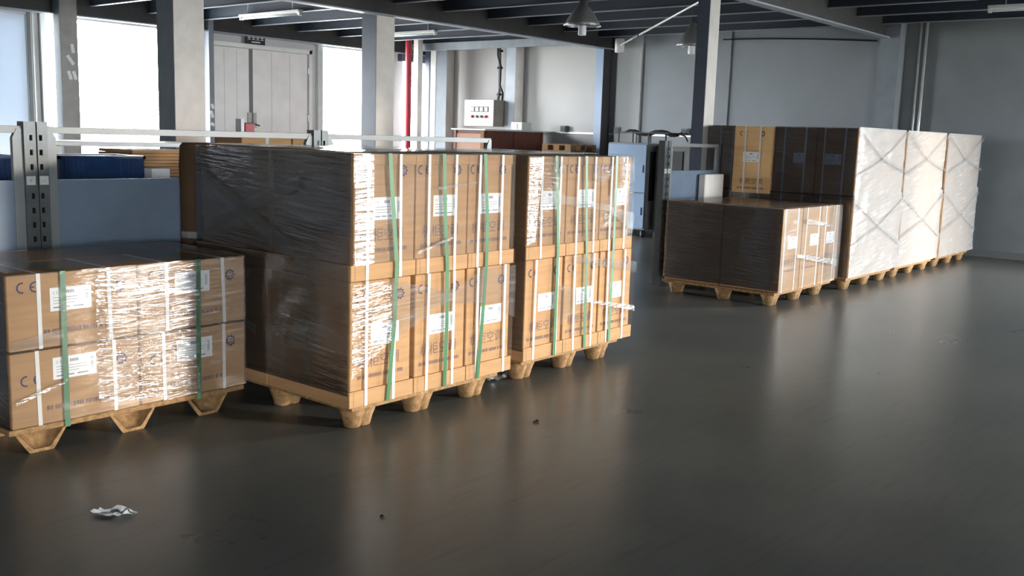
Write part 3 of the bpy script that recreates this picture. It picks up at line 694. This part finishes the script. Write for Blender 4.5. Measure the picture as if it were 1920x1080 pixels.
fC = wrap('clear stretch film round the upper tier of the tall load right of centre', 4.93, 6.155, 3.975, 5.395, .885, 1.472, edge=.014)
fC2 = wrap('clear stretch film round the lower tier of the tall load right of centre', 4.93, 6.212, 3.97, 5.395, .2, .885, sides='xXY', edge=0)
film_patch('film_corner', 'film_corner', fC, [(4.933, 3.985, .90), (5.0, 3.973, .92), (5.05, 3.964, 1.46), (4.933, 3.985, 1.46)], (0, -1, 0), 10, 24, .014, .003)
film_patch('film_patch', 'film_taut', fC, yq(3.958, (4.99, .98), (5.05, 1.02), (5.30, 1.43), (5.06, 1.46)), (0, -1, 0), 20, 24, .012, .006, .008, seed=8)
film_patch('film_patch', 'film_taut', fC, yq(3.962, (5.60, 1.29), (5.80, 1.30), (5.84, 1.42), (5.60, 1.42)), (0, -1, 0), 12, 10, .012, .005, seed=6)
film_patch('film_band', 'film_band', fC, yq(3.958, (5.12, 1.17), (5.8, 1.09), (5.8, 1.13), (5.12, 1.24)), (0, -1, 0), 20, 4, .012, .003)
film_patch('film_band', 'film_band', fC, yq(3.957, (5.8, 1.09), (6.14, .93), (6.14, 1.06), (5.8, 1.13)), (0, -1, 0), 16, 4, .012, .003)
film_patch('film_band', 'film_band', fC2, yq(3.955, (5.28, .33), (5.62, .47), (5.62, .50), (5.28, .62)), (0, -1, 0), 16, 6, .012, .003)
film_patch('film_crease', 'film_crease', fC2, yq(3.954, (5.62, .455), (6.20, .33), (6.20, .37), (5.62, .475)), (0, -1, 0), 20, 3, .012, .003)
film_patch('film_band', 'film_band', fC2, yq(3.953, (5.42, .76), (6.2, .62), (6.2, .70), (5.42, .80)), (0, -1, 0), 20, 3, .012, .003)
fE = wrap('cloudy stretch film round the low load by the right column', 9.135, 10.565, 4.145, 5.455, .15, .965, m='film_band', edge=.012, amp=.006, mx='film_end')
film_patch('film_crease', 'film_crease', fE, yq(4.125, (9.62, .80), (10.3, .73), (10.3, .76), (9.62, .85)), (0, -1, 0), 16, 4, .012, .004)
film_patch('film_crease', 'film_crease', fE, yq(4.125, (9.45, .47), (10.5, .30), (10.5, .37), (9.45, .50)), (0, -1, 0), 20, 4, .012, .004)
film_patch('film_patch', 'film_band', fE, yq(4.128, (10.2, .17), (10.56, .17), (10.56, .955), (10.3, .955)), (0, -1, 0), 12, 24, .012, .006, seed=3)
for k, (x0, x1) in enumerate(DX):
    mz = 'film_milky'
    f = wrap(f'milky stretch film round the lower tier of the {dn[k]} of three tall whitish loads', x0-.02, x1+.02, 4.06, 5.75 if k else 5.885, .15, 1.06, m=mz, edge=.02, amp=.012, sides='yX' if k else 'yxX', mx='film_end')
    f2 = wrap(f'milky stretch film round the upper tier of the {dn[k]} of three tall whitish loads', x0-.005, x1+.0, 4.07, 5.75 if k else 5.885, 1.035, 1.80, m=mz, edge=.02, amp=.010, sides='yX')
    if k == 0: film_patch('film_end', 'film_end', f2, xq(x0-.008, (5.03, 1.035), (4.07, 1.035), (4.07, 1.79), (5.03, 1.79)), (-1, 0, 0), 24, 20, .012, .006, seed=2)
    if k == 0: film_patch('film_end', 'film_end', f2, xq(x0-.008, (5.89, 1.035), (5.53, 1.035), (5.53, 1.79), (5.89, 1.79)), (-1, 0, 0), 12, 20, .012, .004, seed=6)
    for (ff, za, zb) in ((f, .2, 1.0), (f2, 1.06, 1.78)):
        xm = x0+(x1-x0)*.5; zm = za+(zb-za)*(.62 if ff is f else .55)
        for (pa, pb) in (((x0, zb-.02), (xm, zm)), ((x1, zb-.02), (xm, zm)), ((x0, zm-.18), (xm, zm)), ((x1, za+.25), (xm, zm))):
            (ax, az_), (bx_, bz) = sorted((pa, pb))
            film_patch('film_crease', 'film_crease', ff, yq(4.035, (ax, az_-.02), (bx_, bz-.02), (bx_, bz+.02), (ax, az_+.02)), (0, -1, 0), 16, 3, .012, .006)

# ------------------------------------------------------------------ steel partition (slotted posts, rail, lower panels)
FY = 5.74
def upright(x, label):
    """pair of slotted galvanised channels, rows of real slots"""
    t = thing('partition_post', label, 'post', (x, FY, 0), 'slotted posts of the steel partition')
    W_, zt = .128, 1.59
    s = MB(); y = FY-.05
    xs = [x-W_/2, x-W_/2+.028, x-W_/2+.046, x-.008, x+.008, x+W_/2-.046, x+W_/2-.028, x+W_/2]
    hx = ((1, 2), (5, 6)); zs = [0]; z = .09
    while z < zt-.05: zs += [z, z+.032]; z += .082
    zs.append(zt)
    for j_ in range(len(zs)-1):
        for i_ in range(7):
            if (i_, i_+1) in hx and j_ % 2 == 1: continue
            d = .008 if i_ == 3 else 0
            s.quad((xs[i_], y+d, zs[j_]), (xs[i_+1], y+d, zs[j_]), (xs[i_+1], y+d, zs[j_+1]), (xs[i_], y+d, zs[j_+1]))
    s.box(x-W_/2-.002, x-W_/2, y, FY+.03, 0, zt).box(x+W_/2, x+W_/2+.002, y, FY+.03, 0, zt)
    s.build('channel_face', 'galv', t)
    MB().box(x-W_/2, x+W_/2, FY-.01, FY+.03, 0, zt-.003).build('channel_back', 'black_plastic', t)
    pl = MB().box(x-.062, x-.012, y-.004, y-.001, 1.235, 1.285).box(x+.012, x+.062, y-.004, y-.001, 1.235, 1.285).build('bolt_plate', 'alu', t)
    for dx in (-.035, .04): MB().prism([(x+dx+.012*math.cos(a), 1.262+.012*math.sin(a)) for a in [k*math.pi/3 for k in range(6)]], 1, y-.016, y-.004).build('bolt', 'alu', pl)
    MB().box(x-.09, x+.09, FY-.08, FY+.05, 0, .01).build('foot_plate', 'galv', t)
    return t
def bay(x0, x1, label, endcap=(True, True)):
    """one partition frame: top rail, mitred end stiles, lower sheet panel"""
    t = thing('partition_frame', label, 'partition', ((x0+x1)/2, FY, 0), 'frames of the steel partition')
    MB().box(x0, x1, FY-.03, FY-.005, 1.525, 1.565).build('top_rail', 'rail_grey', t, bevel=.002)
    for k, (a, s_) in enumerate(((x0, 1), (x1, -1))):
        if endcap[k]:
            MB().prism([(a, 0), (a+s_*.055, 0), (a+s_*.055, 1.50), (a+s_*.03, 1.55), (a, 1.55)], 1, FY-.035, FY-.004).build('end_stile', 'stile_grey', t)
    MB().box(x0+.055*endcap[0], x1-.055*endcap[1], FY-.03, FY-.02, .06, 1.25).build('sheet_panel', 'galv_panel', t)
    MB().box(x0+.055*endcap[0], x1-.055*endcap[1], FY-.04, FY-.018, 1.235, 1.262).build('panel_edge', 'galv_panel', t)
    MB().box(x0+.055*endcap[0], x1-.055*endcap[1], FY-.035, FY-.01, .02, .06).build('bottom_rail', 'alu', t)
upright(2.613, 'slotted steel partition post left of the blue crates')
upright(4.66, 'slotted steel partition post behind the tall middle load')
upright(9.475, 'slotted steel partition post left of the low wrapped load by the column')
bay(.60, 2.545, 'steel partition frame at the left edge')
bay(2.68, 4.592, 'steel partition frame behind the low left load')
bay(4.728, 6.55, 'steel partition frame behind the tall middle load')
bay(9.545, 10.66, 'steel partition frame in front of the right cream column')
# ------------------------------------------------------------------ things behind the partition
def crate(x0, y0, z0, wd, dp, h, label, group):
    t = thing('plastic_crate', label, 'crate', (x0+wd/2, y0+dp/2, z0), group)
    x1, y1, th = x0+wd, y0+dp, .012
    MB().box(x0+.01, x1-.01, y0+.01, y1-.01, z0, z0+.012).build('base', 'blue_crate', t)
    MB().box(x0, x1, y0, y0+.018, z0+h-.022, z0+h).box(x0, x1, y1-.018, y1, z0+h-.022, z0+h).box(x0, x0+.018, y0, y1, z0+h-.022, z0+h).box(x1-.018, x1, y0, y1, z0+h-.022, z0+h).build('rim', 'blue_crate', t)
    MB().box(x0+.01, x1-.01, y0+.012, y0+.02, z0, z0+h-.02).box(x0+.01, x1-.01, y1-.02, y1-.012, z0, z0+h-.02).box(x0+.012, x0+.02, y0, y1, z0, z0+h-.02).box(x1-.02, x1-.012, y0, y1, z0, z0+h-.02).build('wall', 'blue_crate', t)
    for k in range(6):
        for xa in (x0+.02+.03*k, x1-.032-.03*k): MB().box(xa, xa+.01, y0, y0+.014, z0+.004, z0+h-.02).build('rib', 'blue_crate', t)
    for k in range(3):
        MB().box(x0+.22, x1-.22, y0, y0+.014, z0+.03+.04*k, z0+.042+.04*k).build('rib', 'blue_crate', t)
t = thing('work_table', 'steel table behind the left partition carrying blue crates', 'table', (3.4, 6.9, 0))
MB().box(2.1, 4.75, 6.35, 7.5, 1.165, 1.2).build('table_top', 'galv_panel', t)
for x in (2.15, 4.65):
    for y in (6.4, 7.4): MB().box(x, x+.05, y, y+.05, 0, 1.165).build('leg', 'galv_panel', t)
crate(3.10, 6.45, 1.202, .62, .42, .172, 'blue plastic crate showing above the left partition panel', 'blue crates')
crate(2.20, 6.45, 1.202, .64, .42, .172, 'blue plastic crate at the left picture edge', 'blue crates')
def plain_box(x0, x1, y0, y1, z0, z1, m, label, name='carton', cat='carton', flaps=True):
    t = thing(name, label, cat, ((x0+x1)/2, (y0+y1)/2, z0))
    MB().box(x0, x1, y0, y1, z0, z1).build('body', m, t, bevel=.005)
    if flaps:
        MB().box(x0-.002, x1+.002, y0-.002, y1+.002, z1-.012, z1+.004).build('lid', m, t)
        MB().box((x0+x1)/2-.02, (x0+x1)/2+.02, y0-.004, y0-.0021, z1-.12, z1+.003).build('tape', 'pale_board', t)
    return t
t = thing('cardboard_bundle', 'stack of flat cardboard sheets right of the blue crates', 'cardboard', (4.2, 7.2, 1.202))
for k in range(8): MB().box(3.90+.006*math.sin(k*2.1), 4.66, 6.95, 7.45, 1.202+.025*k, 1.202+.025*k+.022).build('sheet', 'cardboard', t)
plain_box(3.74, 3.88, 6.40, 6.6, 1.202, 1.29, 'paper', 'pale paper covered carton beside the blue crates', flaps=False)
t = thing('white_table', 'white covered bench behind the blue crates', 'table', (4.9, 8.6, 0))
MB().box(3.95, 5.6, 8.3, 9.0, 1.39, 1.43).build('table_top', 'white_paint', t, bevel=.006)
for x in (4.0, 5.5):
    for y in (8.35, 8.9): MB().box(x, x+.05, y, y+.05, 0, 1.39).build('leg', 'white_paint', t)
t = thing('brown_roll', 'brown paper wrapped bundle standing at the rear corner of the tall middle load', 'bundle', (3.72, 5.53, 0))
MB().lathe((3.72, 5.53, 0), [(.285, 0), (.29, .02), (.29, 1.2), (.296, 1.35), (.288, 1.47), (.27, 1.49)], 24, sx=1, sy=.5).build('body', 'cardboard_dark', t, smooth=True)
MB().lathe((3.72, 5.53, 0), [(.292, .9), (.294, .92), (.292, .94)], 24, cap=False, sx=1, sy=.5).build('tie_band', 'rubber_grey', t)
# cartons behind the rail, tops just showing
for k, (x0, x1) in enumerate(((6.3, 6.95), (6.97, 7.5))):
    plain_box(x0, x1, 9.0, 9.5, 0, 1.53, 'cardboard', f'{nm3[k*2]} one of two tall cartons just showing behind the long rail')
rb = thing('red_box', 'small red box on the carton behind the long rail', 'box', (6.6, 9.2, 1.534))
MB().box(6.45, 6.58, 9.15, 9.25, 1.536, 1.64).build('body', 'red_paint', rb, bevel=.008)
MB().box(6.40, 6.44, 9.15, 9.25, 1.536, 1.68).build('white_tab', 'white_paint', rb)
# red-brown crate with board, boxes
t = thing('wooden_crate', 'red-brown wooden cabinet under the pale board by the back wall', 'crate', (14.8, 12.65, 0))
MB().box(13.9, 15.67, 12.3, 13.02, 0, 1.66).build('body', 'red_wood', t, bevel=.006)
for x in (13.93, 14.75, 15.6): MB().box(x, x+.06, 12.285, 12.30, 0, 1.66).build('batten', 'red_wood', t)
MB().box(13.885, 13.90, 12.36, 12.98, .05, 1.6).build('end_panel', 'red_wood_lit', t)  # light on the cabinet's end put into a paler panel colour
MB().box(13.87, 13.90, 12.28, 12.36, 0, 1.66).build('corner_post', 'raw_wood', t)
MB().box(13.87, 13.90, 12.98, 13.04, 0, 1.66).build('corner_post', 'red_wood', t)
single(MB().box(13.85, 15.96, 12.22, 13.1, 1.662, 1.692), 'board', 'pale_board', 'pale flat board lying on the red-brown cabinet', 'board', base=(14.9, 12.65, 1.662), bevel=.004)
sb = thing('small_box', 'small cream box on the pale board', 'box', (15.25, 12.5, 1.693))
MB().box(15.1, 15.4, 12.38, 12.66, 1.693, 1.85).build('body', 'panel_cream', sb, bevel=.005)
MB().box(15.093, 15.1, 12.5, 12.62, 1.72, 1.82).build('sticker', 'pale_board', sb)
# electric control box with meters and knobs, cable bundle
t = thing('control_box', 'cream electric control box with four meters on the back wall', 'control box', (15.68, 13.8, 1.76))
MB().box(15.42, 15.995, 13.39, 14.19, 1.76, 2.29).build('housing', 'panel_olive', t, bevel=.006)
MB().box(15.402, 15.42, 13.39, 14.19, 1.76, 2.29).build('front_plate', 'panel_cream', t, bevel=.004)
for k in range(4):
    y = 13.955-.125*k
    mtr = MB().box(15.390, 15.402, y-.054, y+.054, 2.045, 2.155).build('meter', 'black_plastic', t)
    MB().box(15.386, 15.390, y-.034, y+.040, 2.063, 2.138).build('meter_face', 'paper', mtr)
    kb = MB().lathe((15.385, y, 1.95), [(.022, -.028), (.036, 0), (.022, .028)], 10).build('indicator', ('red_paint', 'rubber_grey', 'rubber_grey', 'red_paint')[k], t)
t = thing('cable_bundle', 'dark cables rising from the control box up the wall', 'cable', (15.85, 13.62, 2.29))
MB().tube([(15.8, 13.62, 2.29), (15.85, 13.63, 2.5), (15.88, 13.66, 2.9), (15.88, 13.68, 3.44)], .03, 8).build('cable', 'rubber_grey', t, smooth=True)
MB().tube([(15.8, 13.50, 2.29), (15.85, 13.54, 2.45), (15.85, 13.62, 2.6), (15.86, 13.62, 3.0), (15.86, 13.70, 3.2), (15.87, 13.72, 3.4)], .022, 8).build('cable', 'black_plastic', t, smooth=True)
for z in (2.42, 2.96, 3.3): MB().lathe((15.86, 13.64, z), [(.06, -.02), (.06, .02)], 10).build('tie', 'black_plastic', t)
# stack of wooden pallets behind the right-hand load
def block_pallet(x0, y0, z0, label, group):
    t = thing('wooden_pallet', label, 'pallet', (x0+.4, y0+.33, z0), group)
    for k in range(3):
        for dx in (0, .68): MB().box(x0+dx, x0+dx+.12, y0+.265*k, y0+.13+.265*k, z0+.022, z0+.112).build('block', 'raw_wood', t)
    for k in range(5): MB().box(x0+.17*k, x0+.12+.17*k, y0, y0+.66, z0+.113, z0+.133).build('slat', 'raw_wood', t)
    for k in (0, 2, 4): MB().box(x0+.17*k, x0+.12+.17*k, y0, y0+.66, z0, z0+.021).build('slat', 'raw_wood', t)
plain_box(14.62, 15.38, 10.82, 11.46, 0, 1.32, 'cardboard_dark', 'brown carton under the wooden pallet behind the right-hand tall load')
block_pallet(14.6, 10.81, 1.3265, 'wooden pallet showing above the tall load right of centre', None)
# blue cabinet and machines
t = thing('blue_cabinet', 'pale blue steel cabinet behind the tall load right of centre', 'cabinet', (14.1, 9.05, 0))
MB().box(13.83, 14.5, 8.68, 9.45, .12, 1.53).build('body', 'steel_slate', t, bevel=.006)
for k, (z0, z1) in enumerate(((.14, .72), (.73, 1.51))):
    d = MB().box(13.80, 13.83, 8.69, 9.44, z0, z1).build('door', 'blue_paint', t, bevel=.006)
    MB().box(13.785, 13.80, 8.74, 8.77, (z0+z1)/2-.06, (z0+z1)/2+.06).build('handle', 'blue_paint', d)
MB().box(13.9, 14.45, 8.672, 8.68, .6, 1.40).build('side_vent', 'black_plastic', t)
for x in (13.88, 14.42):
    for y in (8.74, 9.38): MB().lathe((x, y, .06), [(.035, -.06), (.045, -.03), (.045, .03), (.03, .06)], 12).build('caster', 'black_plastic', t)
t = thing('cable_tray', 'dark wire tray with cables on top of the pale blue cabinet', 'tray', (14.1, 9.0, 1.53))
MB().box(13.86, 13.88, 8.3, 9.3, 1.69, 1.71).box(14.4, 14.42, 8.3, 9.3, 1.69, 1.71).box(13.86, 14.42, 8.3, 8.32, 1.69, 1.71).box(13.86, 14.42, 9.28, 9.3, 1.69, 1.71).build('tray_rim', 'black_plastic', t)
for y in (8.7, 9.0, 9.28):
    for x in (13.86, 14.4): MB().box(x, x+.02, y, y+.02, 1.532, 1.69).build('tray_leg', 'black_plastic', t)
for k in range(4):
    MB().tube([(13.95+.1*k, 9.22-.1*i, 1.70+.04*math.sin(i*1.1+k)) for i in range(10)], .02, 6).build('cable', 'black_plastic', t)
MB().tube([(13.95, 8.35, 1.68), (13.95, 8.2, 1.70), (13.95, 8.08, 1.66), (13.95, 8.03, 1.58)], .012, 6).build('cable', 'black_plastic', t)
t = thing('machine', 'grey machine housing with black openings right of the pale blue cabinet', 'machine', (14.2, 7.9, 0))
MB().box(13.95, 14.7, 7.45, 8.6, 0, 1.50).build('housing', 'rubber_grey', t, bevel=.006)
MB().box(13.935, 13.95, 8.1, 8.45, .3, 1.42).build('opening', 'black_plastic', t)
MB().box(13.935, 13.95, 7.6, 7.95, .3, 1.30).build('opening', 'red_wood', t)
MB().box(13.93, 13.95, 7.55, 8.0, .85, .89).build('crossbar', 'rubber_grey', t)
single(MB().box(10.18, 10.62, 5.60, 5.69, 0, 1.22), 'plinth_sheet', 'steel_cream', 'pale sheet leaning on the partition below the right cream column', 'sheet', base=(10.4, 5.64, 0), bevel=.01)

# ------------------------------------------------------------------ litter on the floor
def scrap(cx, cy, lx, ly, m, label, name, cat, h=.02, seed=0, rot=0.):
    b = MB(); n = 8; rnd = random.Random(seed); top = []
    for j_ in range(n+1):
        for i_ in range(n+1):
            u, v = i_/n-.5, j_/n-.5
            rr = 1-.45*abs(u*v)*4+rnd.uniform(-.06, .06)
            x, y = u*lx*rr, v*ly*rr*(1-.5*abs(u))
            x, y = x*math.cos(rot)-y*math.sin(rot), x*math.sin(rot)+y*math.cos(rot)
            top.append((cx+x, cy+y, .003+h*max(0, noise.noise(Vector((u*4+seed, v*4, 1)))+.35)))
    k = n+1; fs = [(a, a+1, a+k+1, a+k) for j_ in range(n) for a in range(j_*k, j_*k+n)]
    b.add(top, fs); b.add([(x, y, z-.002) for x, y, z in top], [f[::-1] for f in fs])
    return single(b, name, m, label, cat, base=(cx, cy, 0))
scrap(1.965, 3.72, .19, .085, 'paper', 'crumpled piece of white paper on the floor, bottom left', 'paper_scrap', 'paper', .03, 1, R(-50))
scrap(4.266, 3.326, .06, .035, 'cardboard_dark', 'tiny dried leaf on the floor in front of the tall middle load', 'leaf', 'leaf', .012, 2)
scrap(2.714, 2.913, .03, .025, 'black_plastic', 'tiny dark crumb on the bottom middle of the floor', 'crumb', 'crumb', .01, 3)
scrap(4.86, 4.12, .22, .10, 'film_band', 'scrap of clear film on the floor between the two tall loads', 'film_scrap', 'plastic', .05, 4)
